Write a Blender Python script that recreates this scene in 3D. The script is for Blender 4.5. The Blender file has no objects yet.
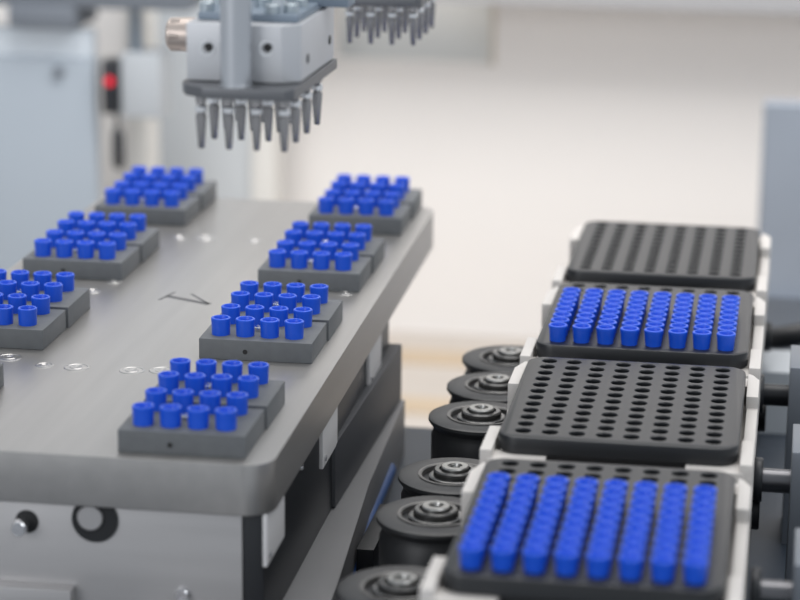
import bpy, bmesh, math
from mathutils import Vector, Matrix
S = 0.001                       # all lengths below are millimetres
C = bpy.context.scene.collection
PI = math.pi

# ------------------------------------------------------------------ materials
def mat(name, col, rough=.5, metal=0., var=0., scale=60., stretch=(1, 1, 1), bump=0., emit=None, spec=.5, coat=0.):
    m = bpy.data.materials.new(name); m.use_nodes = True
    nt = m.node_tree; b = nt.nodes['Principled BSDF']
    b.inputs['Base Color'].default_value = (*col, 1)
    b.inputs['Roughness'].default_value = rough
    b.inputs['Metallic'].default_value = metal
    b.inputs['Specular IOR Level'].default_value = spec
    b.inputs['Coat Weight'].default_value = coat
    if emit:
        b.inputs['Emission Color'].default_value = (*emit[0], 1); b.inputs['Emission Strength'].default_value = emit[1]
    if var or bump:
        tc = nt.nodes.new('ShaderNodeTexCoord'); mp = nt.nodes.new('ShaderNodeMapping')
        mp.inputs['Scale'].default_value = stretch
        nz = nt.nodes.new('ShaderNodeTexNoise'); nz.inputs['Scale'].default_value = scale; nz.inputs['Detail'].default_value = 5
        nt.links.new(tc.outputs['Object'], mp.inputs[0]); nt.links.new(mp.outputs[0], nz.inputs['Vector'])
        if var:
            r = nt.nodes.new('ShaderNodeValToRGB')
            r.color_ramp.elements[0].position = .3; r.color_ramp.elements[1].position = .7
            r.color_ramp.elements[0].color = (*[c * (1 - var) for c in col], 1)
            r.color_ramp.elements[1].color = (*[min(1, c * (1 + var)) for c in col], 1)
            nt.links.new(nz.outputs['Fac'], r.inputs[0]); nt.links.new(r.outputs[0], b.inputs['Base Color'])
        if bump:
            bp = nt.nodes.new('ShaderNodeBump'); bp.inputs['Strength'].default_value = bump; bp.inputs['Distance'].default_value = .0002
            nt.links.new(nz.outputs['Fac'], bp.inputs['Height']); nt.links.new(bp.outputs[0], b.inputs['Normal'])
    return m

M = dict(
    plate=mat('brushed_aluminium', (.42, .41, .40), .36, .8, .05, 160, (1, .06, 1)),
    alu=mat('milled_aluminium', (.50, .49, .49), .42, .75, .06, 120, (.08, 1, 1)),
    steel=mat('polished_steel', (.62, .62, .64), .2, 1.),
    brightsteel=mat('bright_steel', (.85, .85, .86), .16, 1.),
    needle=mat('needle_steel', (.36, .35, .35), .25, .95),
    anod=mat('black_anodised', (.022, .024, .028), .4, .3),
    darkplate=mat('dark_steel_plate', (.15, .155, .165), .4, .6),
    beam=mat('charcoal_beam', (.06, .063, .07), .5, .2),
    rail=mat('grey_base_rail', (.20, .20, .205), .5, .4),
    block=mat('grey_plastic_block', (.122, .13, .137), .55, 0, .06, 300),
    blue=mat('blue_plastic', (.009, .092, .68), .36, 0, 0, spec=.5),
    tray=mat('charcoal_tray', (.010, .0115, .014), .38, 0, .05, 500, spec=.52),
    trayin=mat('tray_inside', (.005, .005, .006), .6, spec=.3),
    white=mat('white_carrier', (.62, .59, .56), .5, 0, .02, 40),
    wheel=mat('black_wheel', (.026, .027, .029), .42, 0, .1, 200),
    wheelring=mat('wheel_bearing_seal', (.16, .155, .15), .35, .6),
    insert=mat('insert_steel', (.52, .51, .50), .3, .9),
    bolt=mat('bolt_steel', (.36, .36, .35), .3, .95),
    hubm=mat('bearing_hub', (.11, .11, .11), .25, .8),
    tag=mat('pale_label', (.66, .65, .65), .5),
    head=mat('gripper_aluminium', (.56, .57, .59), .45, .45, .03, 50),
    rod=mat('guide_rod', (.52, .54, .57), .3, .8),
    barblue=mat('blue_grey_metal', (.22, .27, .33), .5, .3),
    knob=mat('pale_brass', (.55, .47, .42), .35, .5),
    screwblue=mat('zinc_screw', (.48, .54, .58), .3, .8),
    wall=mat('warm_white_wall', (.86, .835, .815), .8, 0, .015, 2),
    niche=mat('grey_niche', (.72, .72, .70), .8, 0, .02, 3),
    wallcool=mat('cool_panel', (.60, .635, .665), .6, 0, .03, 4),
    panelblue=mat('pale_blue_panel', (.37, .42, .475), .5, 0, .05, 5),
    palestrip=mat('pale_strip', (.66, .72, .78), .5),
    whitepost=mat('white_post', (.80, .79, .76), .6),
    cab=mat('blue_grey_cabinet', (.28, .315, .37), .6, 0, .06, 12),
    floor=mat('beige_floor', (.54, .49, .44), .6, 0, .05, 6),
    sand=mat('sand_trim', (.60, .55, .48), .7),
    tan=mat('tan_strip', (.52, .41, .29), .6, 0, .05, 8),
    bed=mat('dark_machine_bed', (.04, .052, .07), .5, .2, .1, 30),
    shaft=mat('shaft_steel', (.16, .16, .17), .3, .9),
    post=mat('grey_post', (.20, .22, .25), .45, .5, .03, 60),
    black=mat('black_rubber', (.012, .013, .015), .5),
    bluehose=mat('dark_blue_tube', (.02, .07, .22), .45),
    sensor=mat('sensor_black', (.015, .017, .022), .4),
    sensorgrey=mat('sensor_grey', (.46, .49, .52), .5),
    led=mat('red_led', (.10, .003, .005), .5, 0, emit=((1, .004, .035), 1.25)),
    mark=mat('dark_engraving', (.10, .10, .105), .5, .3),
    dark=mat('dark_hole', (.01, .01, .011), .6),
    overhead=mat('dark_overhead', (.16, .18, .21), .6),
    topshade=mat('top_shade_grey', (.42, .42, .43), .6),
)

# ------------------------------------------------------------------ mesh helpers
def B(): return bmesh.new()

def box(bm, x0, x1, y0, y1, z0, z1, bev=0., seg=2, rot=None):
    t = bmesh.new(); bmesh.ops.create_cube(t, size=1)
    for v in t.verts:
        v.co = Vector(((x0 + x1) / 2 + v.co.x * (x1 - x0), (y0 + y1) / 2 + v.co.y * (y1 - y0), (z0 + z1) / 2 + v.co.z * (z1 - z0)))
    if bev: bmesh.ops.bevel(t, geom=t.edges[:], offset=bev, segments=seg, affect='EDGES', profile=.6)
    merge(bm, t)

def merge(bm, t):
    me = bpy.data.meshes.new('tmp'); t.to_mesh(me); t.free(); bm.from_mesh(me); bpy.data.meshes.remove(me)

def lathe(bm, prof, cx=0, cy=0, cz=0, n=24, axis='z'):
    """prof: (r, h) pairs from one axis end to the other"""
    rings = []
    def P(r, h, a):
        c, s = r * math.cos(a), r * math.sin(a)
        if axis == 'z': return Vector((cx + c, cy + s, cz + h))
        if axis == 'y': return Vector((cx + c, cy + h, cz + s))
        return Vector((cx + h, cy + c, cz + s))
    for r, h in prof:
        if r < 1e-6: rings.append([bm.verts.new(P(0, h, 0))])
        else: rings.append([bm.verts.new(P(r, h, 2 * PI * k / n)) for k in range(n)])
    for a, b in zip(rings, rings[1:]):
        for k in range(n):
            k2 = (k + 1) % n
            if len(a) == 1 and len(b) == 1: continue
            if len(a) == 1: f = [a[0], b[k], b[k2]]
            elif len(b) == 1: f = [a[k], b[0], a[k2]]
            else: f = [a[k], b[k], b[k2], a[k2]]
            try: bm.faces.new(f)
            except ValueError: pass

def prism(bm, pts, z0, z1, bev=0.):
    t = bmesh.new()
    lo = [t.verts.new((x, y, z0)) for x, y in pts]; hi = [t.verts.new((x, y, z1)) for x, y in pts]
    t.faces.new(lo[::-1]); t.faces.new(hi)
    for k in range(len(pts)):
        j = (k + 1) % len(pts); t.faces.new([lo[k], lo[j], hi[j], hi[k]])
    if bev: bmesh.ops.bevel(t, geom=[e for e in t.edges], offset=bev, segments=2, affect='EDGES', profile=.6)
    merge(bm, t)

def rrect(x0, x1, y0, y1, r, n=6, rs=None):
    """rounded rectangle, ccw from the lower right corner; rs = radii (br, tr, tl, bl)"""
    rs = rs or (r, r, r, r); out = []
    for (cx, cy, a0), q in zip(((x1, y0, -90), (x1, y1, 0), (x0, y1, 90), (x0, y0, 180)), rs):
        sx = -1 if cx == x1 else 1; sy = -1 if cy == y1 else 1
        if q <= 0: out.append((cx, cy)); continue
        for k in range(n + 1):
            a = math.radians(a0 + 90 * k / n)
            out.append((cx + sx * q + q * math.cos(a), cy + sy * q + q * math.sin(a)))
    return out

def tube(bm, pts, r, n=12):
    pts = [Vector(p) for p in pts]; rings = []
    for i, p in enumerate(pts):
        d = (pts[min(i + 1, len(pts) - 1)] - pts[max(i - 1, 0)]).normalized()
        u = d.orthogonal().normalized() if not rings else (u - d * u.dot(d)).normalized()
        w = d.cross(u)
        rings.append([bm.verts.new(p + r * (math.cos(2 * PI * k / n) * u + math.sin(2 * PI * k / n) * w)) for k in range(n)])
    for a, b in zip(rings, rings[1:]):
        for k in range(n): bm.faces.new([a[k], a[(k + 1) % n], b[(k + 1) % n], b[k]])
    bm.faces.new(rings[0][::-1]); bm.faces.new(rings[-1])

def mesh(name, bm, smooth=True, angle=35):
    bmesh.ops.recalc_face_normals(bm, faces=bm.faces[:])
    for v in bm.verts: v.co *= S
    me = bpy.data.meshes.new(name); 
    for f in bm.faces: f.smooth = smooth
    for e in bm.edges:
        if len(e.link_faces) == 2 and e.calc_face_angle(0) > math.radians(angle): e.smooth = False
    bm.to_mesh(me); bm.free(); return me

def obj(name, bm, m, parent=None, me=None):
    me = me or mesh(name, bm)
    if not me.materials: me.materials.append(M[m])
    o = bpy.data.objects.new(name, me); C.objects.link(o)
    if parent is not None: o.parent = parent
    return o

def tag(o, label, cat, group=None):
    o['label'] = label; o['category'] = cat
    if group: o['group'] = group
    return o

def thing(name, label, cat, loc=(0, 0, 0), rz=0., group=None):
    o = bpy.data.objects.new(name, None); o.empty_display_size = .01; C.objects.link(o)
    o.location = [c * S for c in loc]; o.rotation_euler = (0, 0, rz)
    return tag(o, label, cat, group)

def struct(name, bm, m):
    o = obj(name, bm, m); o['kind'] = 'structure'; return o

def copy_tree(o, parent=None):
    c = o.copy(); C.objects.link(c)
    if parent is not None: c.parent = parent
    for ch in list(o.children): copy_tree(ch, c)
    return c

ORD = ['first', 'second', 'third', 'fourth', 'fifth', 'sixth', 'seventh', 'eighth', 'ninth']

# ------------------------------------------------------------------ blue caps
def cap_mesh(rt, rb, h):
    b = B()
    lathe(b, [(0, 0), (rb, 0), (rb + (rt - rb) * .75, h * .78), (rt, h * .86), (rt, h - .25), (rt - .25, h), (rt - .75, h), (rt - .95, h - .3),
              (rt - 1.15, h - 1.6), (0, h - 1.7)], n=24)
    return mesh('tube_stopper', b, angle=28)
cap_block = cap_mesh(3.55, 3.3, 6.3)
cap_tray = cap_mesh(3.6, 3.0, 6.2)
def cap(me, loc, label, group):
    o = obj('tube_stopper', None, 'blue', me=me); o.location = [c * S for c in loc]
    return tag(o, label, 'cap', group)

# ------------------------------------------------------------------ black rack trays
PX, PY, HR = 9.0, 7.78, 2.85
TX0, TX1, TY0, TY1 = -39.5, 39.9, -50.2, 48.8
YB = 5.5 * PY                    # back row of holes
def tray_top(NR=12, TY0=TY0):
    b = B(); V = {}
    def vert(x, y, z):
        k = (round(x, 3), round(y, 3), round(z, 3))
        if k not in V: V[k] = b.verts.new((x, y, z))
        return V[k]
    bp = []
    for k in range(6): bp.append((-PX / 2 + PX * k / 6, -PY / 2))
    for k in range(6): bp.append((PX / 2, -PY / 2 + PY * k / 6))
    for k in range(6): bp.append((PX / 2 - PX * k / 6, PY / 2))
    for k in range(6): bp.append((-PX / 2, PY / 2 - PY * k / 6))
    for i in range(8):
        for r in range(NR):
            cx, cy = (i - 3.5) * PX, YB - (NR - 1 - r) * PY
            out = [vert(cx + x, cy + y, 0) for x, y in bp]
            ang = [math.atan2(y, x) for x, y in bp]
            ci = [b.verts.new((cx + HR * math.cos(a), cy + HR * math.sin(a), 0)) for a in ang]
            c2 = [b.verts.new((cx + (HR - .25) * math.cos(a), cy + (HR - .25) * math.sin(a), -.35)) for a in ang]
            c3 = [b.verts.new((cx + (HR - .25) * math.cos(a), cy + (HR - .25) * math.sin(a), -5.8)) for a in ang]
            for k in range(24):
                j = (k + 1) % 24
                b.faces.new([out[k], out[j], ci[j], ci[k]]); b.faces.new([ci[k], ci[j], c2[j], c2[k]]); b.faces.new([c2[k], c2[j], c3[j], c3[k]])
    ix, iy, iv = 4 * PX, 6 * PY, YB - (NR - .5) * PY
    ring = [rrect(TX0 + d, TX1 - d, TY0 + d, TY1 - d, 7 - d, 7) for d in (.9, .25, 0, 0, .4)]
    zs = (0, -.25, -.9, -5.6, -6)
    R = [[b.verts.new((x, y, z)) for x, y in pts] for pts, z in zip(ring, zs)]
    n = len(R[0])
    for a, c in zip(R, R[1:]):
        for k in range(n): b.faces.new([a[k], a[(k + 1) % n], c[(k + 1) % n], c[k]])
    # margin between hole field and rim: four sides, split at each corner arc's middle
    inner = {'b': [vert(-ix + 1.5 * k, iv, 0) for k in range(49)], 'r': [vert(ix, iv + PY / 6 * k, 0) for k in range(6 * NR + 1)],
             't': [vert(ix - 1.5 * k, iy, 0) for k in range(49)], 'l': [vert(-ix, iy - PY / 6 * k, 0) for k in range(6 * NR + 1)]}
    h = 8; o = R[0]
    for key, c0, c1 in (('r', 0, 1), ('t', 1, 2), ('l', 2, 3), ('b', 3, 4)):
        a0 = c0 * h + 4; a1 = (c1 % 4) * h + 3
        idx = []; k = a0
        while True:
            idx.append(k % n)
            if k % n == a1: break
            k += 1
        b.faces.new([o[k] for k in idx] + inner[key][::-1])
        # small corner wedge
    for c, key in ((0, 'r'), (1, 't'), (2, 'l'), (3, 'b')):
        b.faces.new([o[c * h + 3], o[c * h + 4], inner[key][0]])
    b.faces.new(R[-1][::-1])
    return mesh('rack_plate', b)
tray_me = tray_top(); tray_long = tray_top(13, -58)
def tray_lower(TY0=TY0):
    b = B(); prism(b, rrect(TX0 + 3, TX1 - 3, TY0 + 3.5, TY1 - 3.5, 4), -13, -6.02, .4)
    box(b, -22.4, 22.6, TY0 + .4, TY0 + 4, -10, -5.9, .3); box(b, -22.4, 22.6, TY1 - 4, TY1 - .4, -10, -5.9, .3)
    return mesh('lower_tray', b)
tray_low_me = tray_lower(); tray_low_long = tray_lower(-58)
TRAYS = [(-120.83, 'nearest, filled'), (0., 'second nearest, empty'), (114.55, 'third, filled'), (232.3, 'farthest, empty')]
TL = ['black rack tray packed with blue caps at the bottom right, nearest of the four',
      'empty black rack tray with open holes, between the two trays of blue caps',
      'black rack tray with separate blue caps in eight columns, behind the sharp empty tray',
      'empty black rack tray farthest back on the conveyor, blurred, beside the grey cabinet']
TS = ['on the nearest tray', None, 'on the farther filled tray', None]
for k, (ty, _) in enumerate(TRAYS):
    t = thing('rack_tray', TL[k], 'tray', (0, ty, 0), 0, 'black rack trays on the carriers')
    obj('rack_plate', None, 'tray', t, me=tray_me if k else tray_long); obj('lower_tray', None, 'trayin', t, me=tray_low_me if k else tray_low_long)
for k, nr, last in ((0, 13, 8), (2, 12, 7)):
    ty = TRAYS[k][0]
    for r in range(last + 1):
        for i in range(8):
            row = 'front row' if r == 0 else 'rearmost filled row' if r == last else ORD[r] + ' row from front'
            col = 'leftmost' if i == 0 else 'rightmost' if i == 7 else ORD[i] + ' from left'
            cap(cap_tray, ((i - 3.5) * PX, ty + YB - (nr - 1 - r) * PY, .0), f'blue cap, {col}, {row}, {TS[k]}', 'blue caps ' + TS[k])

# ------------------------------------------------------------------ white carriers under the trays
def carrier_mesh(yf=-56):
    b = B(); d = yf + 56
    prism(b, [(-44.4, yf), (44.9, yf), (44.9, 55), (-40, 55), (-44.4, 50), (-44.4, 20), (-41, 18), (-41, -24 + d), (-44.4, -26 + d)], -26, -13.1, .6)
    for s in (-1, 1):                                     # ledges under the tray ends, open in the middle
        y0, y1 = (yf, yf + 10) if s < 0 else (44.5, 55)
        box(b, -42, -22.8, y0, y1, -14, -6.1, .4); box(b, 23, 42, y0, y1, -14, -6.1, .4)
    box(b, 40.9, 44.9, yf + .2, 54, -14, -7.5, .5)          # continuous right wall
    prism(b, [(-44.4, yf + .4), (-40.4, yf + .4), (-40.4, -29 + d), (-44.4, -29 + d)], -14, -3.2, .5)       # corner posts that hug the tray
    prism(b, [(-44.4, 22), (-40.4, 22), (-40.4, 52), (-41.6, 52), (-44.4, 43)], -14, -3.2, .5)
    prism(b, [(40.6, yf + .4), (44.9, yf + .4), (44.9, -29 + d), (40.6, -29 + d)], -14, -3.2, .5)
    prism(b, [(40.6, 22), (44.9, 22), (44.9, 44), (42.5, 50), (40.6, 52)], -14, -3.2, .5)
    return mesh('carrier_body', b)
car_me = carrier_mesh(); car_long = carrier_mesh(-63)
CL = ['white tray carrier under the nearest packed tray, cut by the bottom edge',
      'white tray carrier holding the sharp empty black tray',
      'white tray carrier holding the farther tray of blue caps',
      'white tray carrier holding the farthest blurred empty tray']
for k, (ty, _) in enumerate(TRAYS):
    t = thing('tray_carrier', CL[k], 'carrier', (0, ty, 0), 0, 'white carriers on the conveyor')
    obj('carrier_body', None, 'white', t, me=car_me if k else car_long)
    b = B(); box(b, -26, 44, -50, 50, -80, -26.1, 1.5); obj('carrier_base', b, 'black', t)
    b = B(); lathe(b, [(0, 0), (6.2, 0), (6.5, .4), (6.5, 3), (6.2, 3.4), (0, 3.4)], 44, 0 if k else 8, -38, 24, 'x'); obj('roller', b, 'black', t)

# ------------------------------------------------------------------ black grooved wheels
def wheel_meshes():
    b = B()
    lathe(b, [(12.9, -1.6), (12.9, 0), (18.9, 0), (19.9, -.5), (20, -1.6), (19.4, -2.4), (18.2, -4), (18.2, -6), (18.9, -7.4), (18.9, -20), (18, -20.6), (0, -20.6)], n=64)
    lathe(b, [(0, -1.7), (12.95, -1.7)], n=64)
    w = mesh('wheel', b)
    b = B(); lathe(b, [(12.9, -1.6), (12.9, .35), (12.1, .45), (11.6, .1), (11.5, -1.6)], n=64); s = mesh('seal_ring', b)
    b = B(); lathe(b, [(9.2, -1.6), (9.2, -.3), (8.6, 0), (7.6, 0), (7.5, 1.8), (7.0, 2.2), (5.6, 2.2), (5.4, 1.4), (0, 1.4)], n=48); h = mesh('hub', b)
    b = B(); lathe(b, [(4.9, 1.3), (4.9, 2.9), (4.5, 3.3), (2.6, 3.3), (2.2, 2.2), (0, 2.2)], n=24)
    for a in range(6):
        box(b, 2.0 * math.cos(a * PI / 3) - .35, 2.0 * math.cos(a * PI / 3) + .35, 2.0 * math.sin(a * PI / 3) - .35, 2.0 * math.sin(a * PI / 3) + .35, 2.1, 3.0)
    bo = mesh('bolt', b)
    b = B(); lathe(b, [(0, -52), (9, -52), (9, -20.5), (0, -20.5)], n=24); ax = mesh('axle', b)
    return w, s, h, bo, ax
WM = wheel_meshes()
WL = ['black grooved wheel at the bottom edge, nearest of the six', 'black wheel with shiny hub, second from the bottom of the row',
      'black wheel with shiny hub, third from the bottom, left of the packed tray',
      'black wheel left of the sharp empty tray, fourth from the bottom', 'black blurred wheel, second farthest in the row', 'black blurred wheel farthest back, by the white carrier']
for k, (wx, wy) in enumerate([(-59.4, -120.5), (-59.0, -52.5), (-58.6, -10.2), (-58.6, 60.5), (-57.6, 101.5), (-57.2, 142)]):
    t = thing('grooved_pulley', WL[k], 'wheel', (wx, wy, -28), 0, 'row of black wheels beside the trays')
    for nm, me, mm in zip(('wheel', 'seal_ring', 'hub', 'bolt', 'axle'), WM, ('wheel', 'wheelring', 'hubm', 'bolt', 'anod')):
        obj(nm, None, mm, t, me=me)

# ------------------------------------------------------------------ fixture table with the two rows of blocks
YAW = math.radians(.78)
TAB = Vector((-108, -105, 0))
def tabxy(x, y):      # fixture-table coordinates (x left negative, y from the front edge) -> world
    c, s = math.cos(YAW), math.sin(YAW)
    return (TAB.x + c * x - s * y, TAB.y + s * x + c * y)
t = thing('fixture_table', 'long grey aluminium fixture table carrying the seven grey blocks, left side', 'table', TAB, YAW)
ZT = 3.8
b = B(); prism(b, rrect(-152.5, 4.5, -2, 381, 9, 8, (9, 9, 9, 0)), ZT - 17, ZT, .5); obj('tabletop', b, 'plate', t)
b = B(); box(b, -149, -5.5, 1.5, 12, -90, ZT - 17.05, .3); obj('front_panel', b, 'alu', t)['label'] = 'aluminium front panel with bolts and a round black foot'
b = B(); box(b, -5.4, 1.2, 2.2, 262, -55, ZT - 17.05, .3); obj('side_panel', b, 'anod', t)
b = B(); box(b, -148, -6, 12.1, 262, -90, ZT - 17.05); obj('inner_body', b, 'anod', t)
b = B(); prism(b, [(-6, 126), (2.6, 126), (6.2, 266), (-6, 266)], -54.5, -30, .6); obj('support_beam', b, 'beam', t)
b = B(); prism(b, [(-40, -120), (24, -120), (16, 60), (10, 160), (7.5, 268), (-40, 268)], -79.9, -55, .6); obj('base_rail', b, 'rail', t)
for y0, y1 in ((1.2, 30), (100, 130), (203, 233)):
    b = B(); box(b, 1.2, 2.6, y0, y1, -31, ZT - 17.2, .2); o = obj('label_tag', b, 'tag', t); o['label'] = 'pale rectangular tag on the dark side'
    for yy in (y0 + 4, ):
        b = B(); lathe(b, [(0, 0), (1.1, 0), (1.1, .6), (0, .6)], 2.6, yy, -28, 12, 'x'); obj('tag_screw', b, 'steel', o)
for yy, zz in ((66, -19), (74, -17)):
    b = B(); lathe(b, [(0, 0), (1.2, 0), (1.0, .8), (0, .8)], 1.2, yy, zz, 12, 'x'); obj('side_screw', b, 'steel', t)
# threaded inserts in the top; the last two model bright spots, mostly reflections
RINGS = [(-221.8, -4.5, 1), (-206.5, -11.6, 0), (-194.5, -12.0, 1), (-174.2, -12.1, 1), (-163.9, -10, 1), (-219.6, 94.2, 0), (-209, 192.2, 0), (-197.5, 193.5, 1), (-175.7, 192.3, 0),
         (-215.8, 111.2, 0), (-120.4, 111.0, 0)]
def to_tab(wx, wy):
    c, s = math.cos(-YAW), math.sin(-YAW); dx, dy = wx - TAB.x, wy - TAB.y
    return c * dx - s * dy, s * dx + c * dy
for wx, wy, big in RINGS:
    x, y = to_tab(wx, wy); r = 4.6 if big else 3.4
    b = B(); lathe(b, [(r, 0), (r - .2, .22), (r - .7, .26), (r - .9, .1), (r * .55, .1), (r * .5, .28), (r * .35, .3), (r * .25, .05), (0, .05)], x, y, ZT, 32); obj('insert_or_glint', b, 'insert', t)
# engraved arrow-like mark
def stroke(b, p, q, w=1.0):
    p, q = Vector(to_tab(*p)), Vector(to_tab(*q)); d = (q - p).normalized(); n = Vector((-d.y, d.x)) * w / 2
    prism(b, [tuple(p - n), tuple(q - n), tuple(q + n), tuple(p + n)], ZT - .1, ZT + .04)
b = B()
stroke(b, (-190.3, 85.8), (-187.2, 99.0), 1.1); stroke(b, (-188.9, 92.4), (-169.5, 83.4), 3.0); stroke(b, (-169.5, 83.4), (-180.2, 97.5), 1.2)
obj('engraved_mark', b, 'mark', t)
# front panel fittings
fx = lambda wx: wx - TAB.x
b = B(); lathe(b, [(0, -.6), (7.6, -.6), (7.6, 0), (6.8, .2), (6.8, .6), (0, .6)], fx(-161.3), 1.3, -18.5, 40, 'y'); o = obj('rubber_foot', b, 'black', t)
b = B(); lathe(b, [(0, -1.2), (3.9, -1.2), (4.2, -.8), (4.2, .4), (0, .4)], fx(-162.6), .6, -17.6, 32, 'y'); obj('foot_disc', b, 'alu', o)
b = B(); lathe(b, [(0, -.1), (3.9, -.1), (3.9, .5), (0, .5)], fx(-183.9), 1.5, -20.7, 32, 'y'); o = obj('bolt_hole', b, 'dark', t)
b = B(); lathe(b, [(0, -6), (2.2, -6), (2.5, -5.6), (2.5, 0), (0, 0)], fx(-185.0), 1.4, -21.4, 24, 'y'); obj('bolt_pin', b, 'brightsteel', o)
b = B(); lathe(b, [(0, -1.6), (.9, -1.6), (1.1, -2.2), (2.1, -2.2), (2.4, -1.8), (2.4, 0), (0, 0)], fx(-132.8), 1.5, -42.3, 24, 'y'); obj('panel_screw', b, 'steel', t)
b = B(); box(b, -149, fx(-168.5), -4, 1.4, -60, -41.5, .4); obj('lower_bracket', b, 'alu', t)

# ------------------------------------------------------------------ grey blocks with sixteen caps each
BW, BT = 41.4, 11.3
def half_mesh(y0, y1, z1, dx):
    b = B(); box(b, dx, BW + dx, y0, y1, 0.02, z1 - ZT, .35, 2); return mesh('block_half', b)
hm = (half_mesh(0, 30.0, BT, 0), half_mesh(31.0, 61.2, BT + .6, .6))
b = B(); lathe(b, [(0, 0), (2.5, 0), (2.5, 1.2), (2.2, 1.5), (1.4, 1.5), (1.2, .5), (0, .5)], n=20); screw_me = mesh('socket_screw', b)
b = B(); lathe(b, [(0, -.05), (.9, -.05), (.9, .5), (0, .5)], n=20, axis='y'); dot_me = mesh('front_hole', b)
BLOCKS = [('R', -154.1, -102.0, 'the nearest right-hand block', 'grey block nearest the front corner of the aluminium table'),
          ('R', -154.9, 8.0, 'the second right-hand block', 'grey block second from the front on the right of the table, sharpest in focus'),
          ('R', -156.6, 112.8, 'the third right-hand block', 'grey block third from the front on the right of the table'),
          ('R', -156.6, 215.5, 'the farthest right-hand block', 'grey blurred block at the far right corner of the table'),
          ('L', -254.2, 6.6, 'the left-edge block', 'grey block cut by the left edge of the photo'),
          ('L', -254.2, 111.8, 'the middle left block', 'grey block behind the left-edge one, in the left row of the table'),
          ('L', -253.6, 213.5, 'the farthest left block', 'grey blurred block at the far end of the left row'),
          ('L', -253.6, -100.5, None, 'grey block just showing its right end at the left edge, below the cut-off block')]
for n, (side, bx, by, short, lab) in enumerate(BLOCKS):
    t = thing('tube_block', lab, 'block', (bx, by, ZT), YAW, 'grey tube blocks on the aluminium table')
    for h in (0, 1):
        o = obj('block_half', None, 'block', t, me=hm[h])
        sc = obj('socket_screw', None, 'brightsteel', o, me=screw_me)
        sc.location = (19.4 * S, (15.3 if h == 0 else 47.6) * S, (BT + .6 * h - ZT) * S)
        if h == 0:
            d = obj('front_hole', None, 'dark', o, me=dot_me); d.location = (17 * S, 0, 3.2 * S)
    if not short: continue
    c, s = math.cos(YAW), math.sin(YAW)
    for r in range(4):
        for i in range(4):
            x, y = 6.6 + 9.0 * i, 7.2 + ((0, 16.8, 34.0, 50.4) if n == 0 else (0, 15.9, 31.8, 47.4) if n in (3, 6) else (0, 16.6, 33.2, 49.4))[r]
            wx, wy = bx + c * x - s * y, by + s * x + c * y
            row = ['front row', 'second row', 'third row', 'back row'][r]
            col = ['leftmost', 'second from left', 'third from left', 'rightmost'][i]
            if n == 4: col = ['fourth from right', 'third from right', 'second from right', 'rightmost'][i]
            cap(cap_block, (wx, wy, BT + (.6 if r > 1 else 0)), f'blue cap, {col} in the {row} on {short}', 'blue caps on ' + short)

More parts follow.
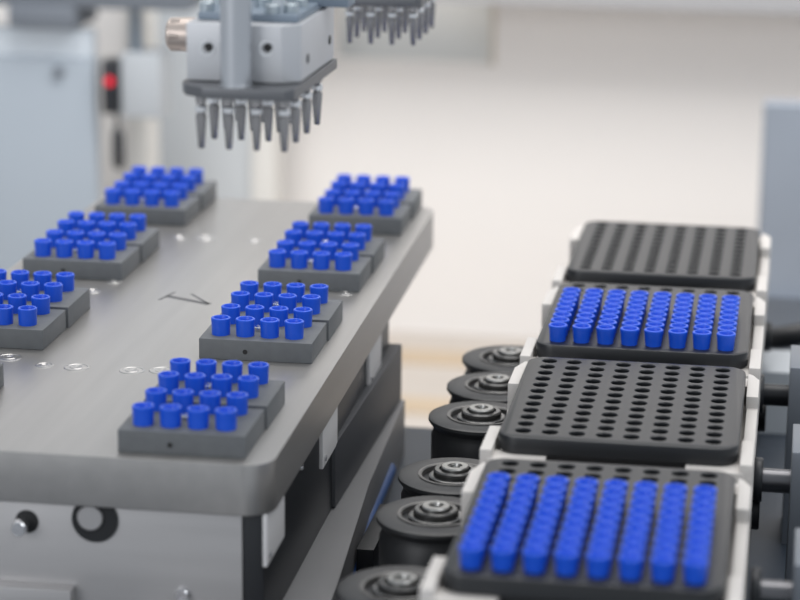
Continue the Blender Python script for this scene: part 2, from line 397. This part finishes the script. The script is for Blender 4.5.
# ------------------------------------------------------------------ needle grippers hanging above the table
def needle_mesh():
    b = B()
    lathe(b, [(0, 0), (.9, 0), (1.05, .4), (1.75, 9.4), (1.8, 10.6), (1.3, 11.0), (1.3, 14.3), (1.75, 14.7), (1.75, 18), (0, 18)], n=16)
    return mesh('gripper_pin', b)
pin_me = needle_mesh()
b = B(); lathe(b, [(1.2, 11.2), (1.9, 11.7), (1.95, 13.2), (1.3, 13.9)], n=16); collar_me = mesh('pin_collar', b)
def gripper(loc, label, dx, dy, rz=0.):
    t = thing('needle_gripper', label, 'gripper', loc, rz, 'needle grippers hanging above the table')
    b = B(); w = dx * 3
    prism(b, [(1.5, -4.5), (w + 1.5, -4.5), (w + 3.6, -1.5), (w + 3.6, 3 * dy + 15), (-7.6, 3 * dy + 15), (-7.6, 6), (-5, 0)], 16.5, 20.0, .35)
    obj('mounting_plate', b, 'darkplate', t)
    b = B(); prism(b, [(-6.2, 6), (w - 2, 6), (w + 3, 10.5), (w + 3, 3 * dy + 13), (-6.2, 3 * dy + 13)], 20.3, 38.5, .5); o = obj('body_block', b, 'head', t)
    for hx, hz in ((.6, 30.6), (19.6, 31.2)):
        b = B(); lathe(b, [(2.7, .05), (2.6, -.3), (1.5, -.3), (1.3, .0), (0, .05)], hx, 6, hz, 24, 'y'); h = obj('screw_hole', b, 'brightsteel', o)
        b = B(); lathe(b, [(0, -.32), (1.45, -.32), (1.45, .1), (0, .1)], hx + .6, 6, hz + .4, 20, 'y'); obj('hole_core', b, 'dark', h)
    for hy, hz in ((20, 26.3), (53, 27.5)):
        b = B(); lathe(b, [(0, 0), (1.6, 0), (1.5, .2), (0, .2)], w + 3, hy, hz, 20, 'x'); obj('side_hole', b, 'dark', o)
    for r in range(4):
        for i in range(4):
            p = obj('gripper_pin', None, 'needle', t, me=pin_me); p.location = (dx * i * S, dy * r * S, 0)
            obj('pin_collar', None, 'brightsteel', p, me=collar_me)
    b = B(); lathe(b, [(0, 20), (5.2, 20), (5.2, 20.6), (4.9, 20.8), (4.9, 130), (0, 130)], 11.3, .4, 0, 40); obj('guide_rod', b, 'rod', t)
    b = B(); lathe(b, [(0, -22), (4.6, -22), (5.4, -21.2), (5.7, -16), (5.7, -8.4), (5.0, -6.2), (0, -6.2)], 0, 42, 29.2, 32, 'x'); lathe(b, [(0, -20.5), (6.0, -20.5), (6.0, -17.4), (0, -17.4)], 0, 42, 29.2, 6, 'x')
    obj('air_fitting', b, 'knob', t)
    b = B(); box(b, -4, w + 1.5, 12, 3 * dy + 8, 38.6, 41, .3); obj('top_flange', b, 'barblue', t)
    for sx, sy in ((-2, 16), (-1.5, 30), (5.5, 22), (19.5, 15), (24.8, 18), (24.6, 32), (13, 30), (20, 42), (3, 46)):
        b = B(); lathe(b, [(0, 0), (2.5, 0), (2.5, 2.6), (2.1, 3), (1.4, 3), (1.2, 1.6), (0, 1.6)], sx, sy, 41, 20); obj('cap_screw', b, 'screwblue', t)
    b = B(); lathe(b, [(0, 0), (3, 0), (3, 12), (0, 12)], 7, 52, 41, 24); lathe(b, [(0, 0), (3, 0), (3, 12), (0, 12)], 21, 54, 41, 24); obj('air_hose', b, 'anod', t)
    b = B(); box(b, 17, w + 11, 44, 56, 39.5, 44.2, .4); obj('side_arm', b, 'barblue', t)
    return t
gripper((-130.9, -81.5, 99), 'silver gripper head with rod and sixteen needles hanging in front, nearer of two', 8.9, 15.9, -.02)
gripper((-132.6, 183.4, 93), 'farther dark gripper with short needles hanging at the top edge, blurred', 8.95, 17.0)

# ------------------------------------------------------------------ right side posts with shafts
PLB = ['grey upright post at the bottom right corner, nearest of three', 'grey upright post at the right edge beside the sharp empty tray',
       'grey upright post at the right edge, farthest of three, by the black hose']
for k, (px, py) in enumerate([(59.0, -113), (57.4, -5), (55.7, 99)]):
    t = thing('side_post', PLB[k], 'post', (px, py, -80), 0, 'grey posts along the right edge')
    b = B(); box(b, 0, 26, -16, 17, 0, 71, .6); obj('upright', b, 'post', t)
    b = B(); lathe(b, [(0, -9.6), (4.2, -9.6), (4.2, 0), (0, 0)], 0, 2, 54.5, 28, 'x'); obj('shaft', b, 'shaft' if k < 2 else 'anod', t)
    b = B(); lathe(b, [(0, -12.8), (7.5, -12.8), (7.8, -12.3), (7.8, -10), (7.5, -9.5), (0, -9.5)], 0, 2, 54.5, 32, 'x'); obj('shaft_collar', b, 'anod', t)
b = B(); tube(b, [(33, 330, -62), (43, 310, -60), (52, 302, -57), (62, 300, -54), (75, 302, -54), (85, 310, -70), (88, 315, -80)], 5.5)
tag(obj('black_hose', b, 'black'), 'thick black hose behind the farthest grey post at the right edge', 'hose')
b = B(); prism(b, rrect(36, 60, 225, 262, 4), -80, -52, 1.2)
tag(obj('grey_housing', b, 'sensorgrey'), 'pale grey blurred housing below the black hose at the right edge', 'housing')

# ------------------------------------------------------------------ bed and odds and ends between
b = B(); box(b, -420, 130, -330, 205, -140, -80, 1.5); box(b, 20, 130, 200, 470, -140, -80.01, 1.5)
tag(obj('machine_bed', b, 'bed'), 'dark blue-grey machine bed under the wheels and the table', 'machine bed')
b = B(); box(b, -95.5, -89, 0, 50, -80, -62, .5)
tag(obj('stop_bracket', b, 'black'), 'black upright strip on the bed between the grey rail and the wheels', 'bracket')
b = B(); tube(b, [(-104, 120, -72), (-102.5, 70, -72), (-99.5, 20, -72), (-97.5, -20, -72)], 3.4)
tag(obj('blue_tube', b, 'bluehose'), 'dark blue tube lying along the grey rail', 'tube')

# ------------------------------------------------------------------ background
t = thing('light_sensor', 'black blurred sensor with a glowing red light on a grey box, upper left', 'sensor', (-384, 700, 0))
b = B(); box(b, -5, 5, -8, 8, -37, -2, 1); obj('sensor_housing', b, 'sensor', t)
b = B(); lathe(b, [(0, 0), (2.9, 0), (2.6, -.8), (0, -1.1)], .3, -8, -15.5, 24, 'y'); o = obj('red_light', b, 'led', t); o['label'] = 'glowing red light'
b = B(); box(b, 6, 33, -4, 26, -40, 2.5, 3); obj('sensor_box', b, 'sensorgrey', t)
b = B(); lathe(b, [(0, 2), (3.2, 2), (3.2, 60), (0, 60)], 13.5, 10, 0, 20); obj('hanger_rod', b, 'barblue', t)
b = B(); lathe(b, [(0, -74), (3, -74), (4, -70), (4, -52), (3, -49), (1.5, -47), (1.5, -36), (0, -36)], 3.2, 0, 0, 20); obj('cable_plug', b, 'sensor', t)
b = B(); box(b, -520, -328, 690, 740, 31, 58, 4); box(b, -450, -404, 688, 742, 17, 33, 4)
tag(obj('overhead_carriage', b, 'overhead'), 'dark blurred carriage across the top left corner above the sensor', 'carriage')
b = B(); prism(b, rrect(34, 130, 700, 720, 2), -141, -16, 1)
prism(b, rrect(38, 130, 690, 720, 2), -230, -141.5, 1)
tag(obj('equipment_cabinet', b, 'cab'), 'blue-grey blurred cabinet at the right edge behind the trays', 'cabinet')
b = B(); lathe(b, [(0, 0), (3.6, 0), (3.6, 3), (0, 3)], -419.5, 697, -11.5, 20, 'y')
tag(obj('wall_knob', b, 'overhead'), 'small dark blurred knob on the pale blue panel, upper left', 'knob')

# the setting
b = B(); box(b, -900, 500, 240, 960, -236, -230); struct('floor', b, 'floor')
b = B()                                                        # back wall with a shallow niche
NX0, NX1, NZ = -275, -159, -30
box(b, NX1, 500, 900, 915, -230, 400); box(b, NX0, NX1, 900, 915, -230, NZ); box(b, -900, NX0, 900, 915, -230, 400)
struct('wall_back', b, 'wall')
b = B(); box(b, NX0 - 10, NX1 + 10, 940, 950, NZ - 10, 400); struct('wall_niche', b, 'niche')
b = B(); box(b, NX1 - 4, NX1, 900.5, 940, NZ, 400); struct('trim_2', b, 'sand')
b = B(); box(b, -900, -396, 700, 712, -230, -3, 1); struct('wall_left', b, 'panelblue')
b = B(); box(b, -900, -397, 702, 712, -2.9, 16, 1); struct('trim_7', b, 'palestrip')
b = B(); box(b, -391.5, -377, 760, 790, -230, 400, 1); struct('trim_1', b, 'whitepost')
b = B(); box(b, -397, -326.5, 850, 870, -230, 400, 1); struct('wall_panel', b, 'wallcool')
b = B(); box(b, -326.4, -309, 846, 880, -230, 400, 3); struct('trim_3', b, 'whitepost')
b = B(); box(b, -600, 400, 816, 850, -230, -228.6); struct('trim_4', b, 'tan')
b = B(); box(b, -600, 400, 700, 734, -230, -228.8); struct('trim_5', b, 'tan')
b = B(); box(b, -320, 300, 830, 890, 23, 60, 2); struct('top_shade_bar', b, 'topshade')  # bar added above the frame; its blurred edge darkens the wall top

# ------------------------------------------------------------------ camera
cd = bpy.data.cameras.new('camera'); cam = bpy.data.objects.new('camera', cd); C.objects.link(cam)
cam.location = (51.806 * S, -816.3 * S, 246.71 * S); cam.rotation_euler = (1.31608989, -.0100799, .16319743)
cd.sensor_width = 36; cd.lens = 2443.268 / 800 * 36; cd.clip_start = .01; cd.clip_end = 20
cd.dof.use_dof = True; cd.dof.focus_distance = .88; cd.dof.aperture_fstop = 9.5
bpy.context.scene.camera = cam

# ------------------------------------------------------------------ light: bright machine hall with a ceiling lamp panel, plus added fills
def area(name, loc, target, sx, sy, power, col):
    l = bpy.data.lights.new(name, 'AREA'); l.shape = 'RECTANGLE'; l.size = sx; l.size_y = sy; l.energy = power; l.color = col
    o = bpy.data.objects.new(name, l); C.objects.link(o); o.location = loc
    o.rotation_euler = (Vector(target) - Vector(loc)).to_track_quat('-Z', 'Y').to_euler()
area('ceiling_lamp', (-.1, .35, 1.35), (-.1, .1, 0), 1.1, 1.1, 11, (1, .97, .94))
area('hall_lamp', (.9, -.6, 1.3), (0, .1, 0), .8, .8, 7, (.96, .98, 1))
area('front_fill', (-.9, -1.5, .55), (-.1, 0, 0), .9, .7, 7.5, (.98, .98, 1))  # added fill from behind the camera, brightens the front-facing sides
area('wall_fill', (-.1, .4, .6), (-.1, .9, .12), .8, .3, 4.6, (1, .965, .935))  # added fill aimed at the back wall to lift its tone
w = bpy.data.worlds.new('hall'); bpy.context.scene.world = w; w.use_nodes = True
bg = w.node_tree.nodes['Background']; bg.inputs[0].default_value = (.82, .88, .95, 1); bg.inputs[1].default_value = .6
vs = bpy.context.scene.view_settings
vs.view_transform = 'Standard'; vs.look = 'None'; vs.gamma = 1; vs.use_curve_mapping = False; vs.exposure = 0
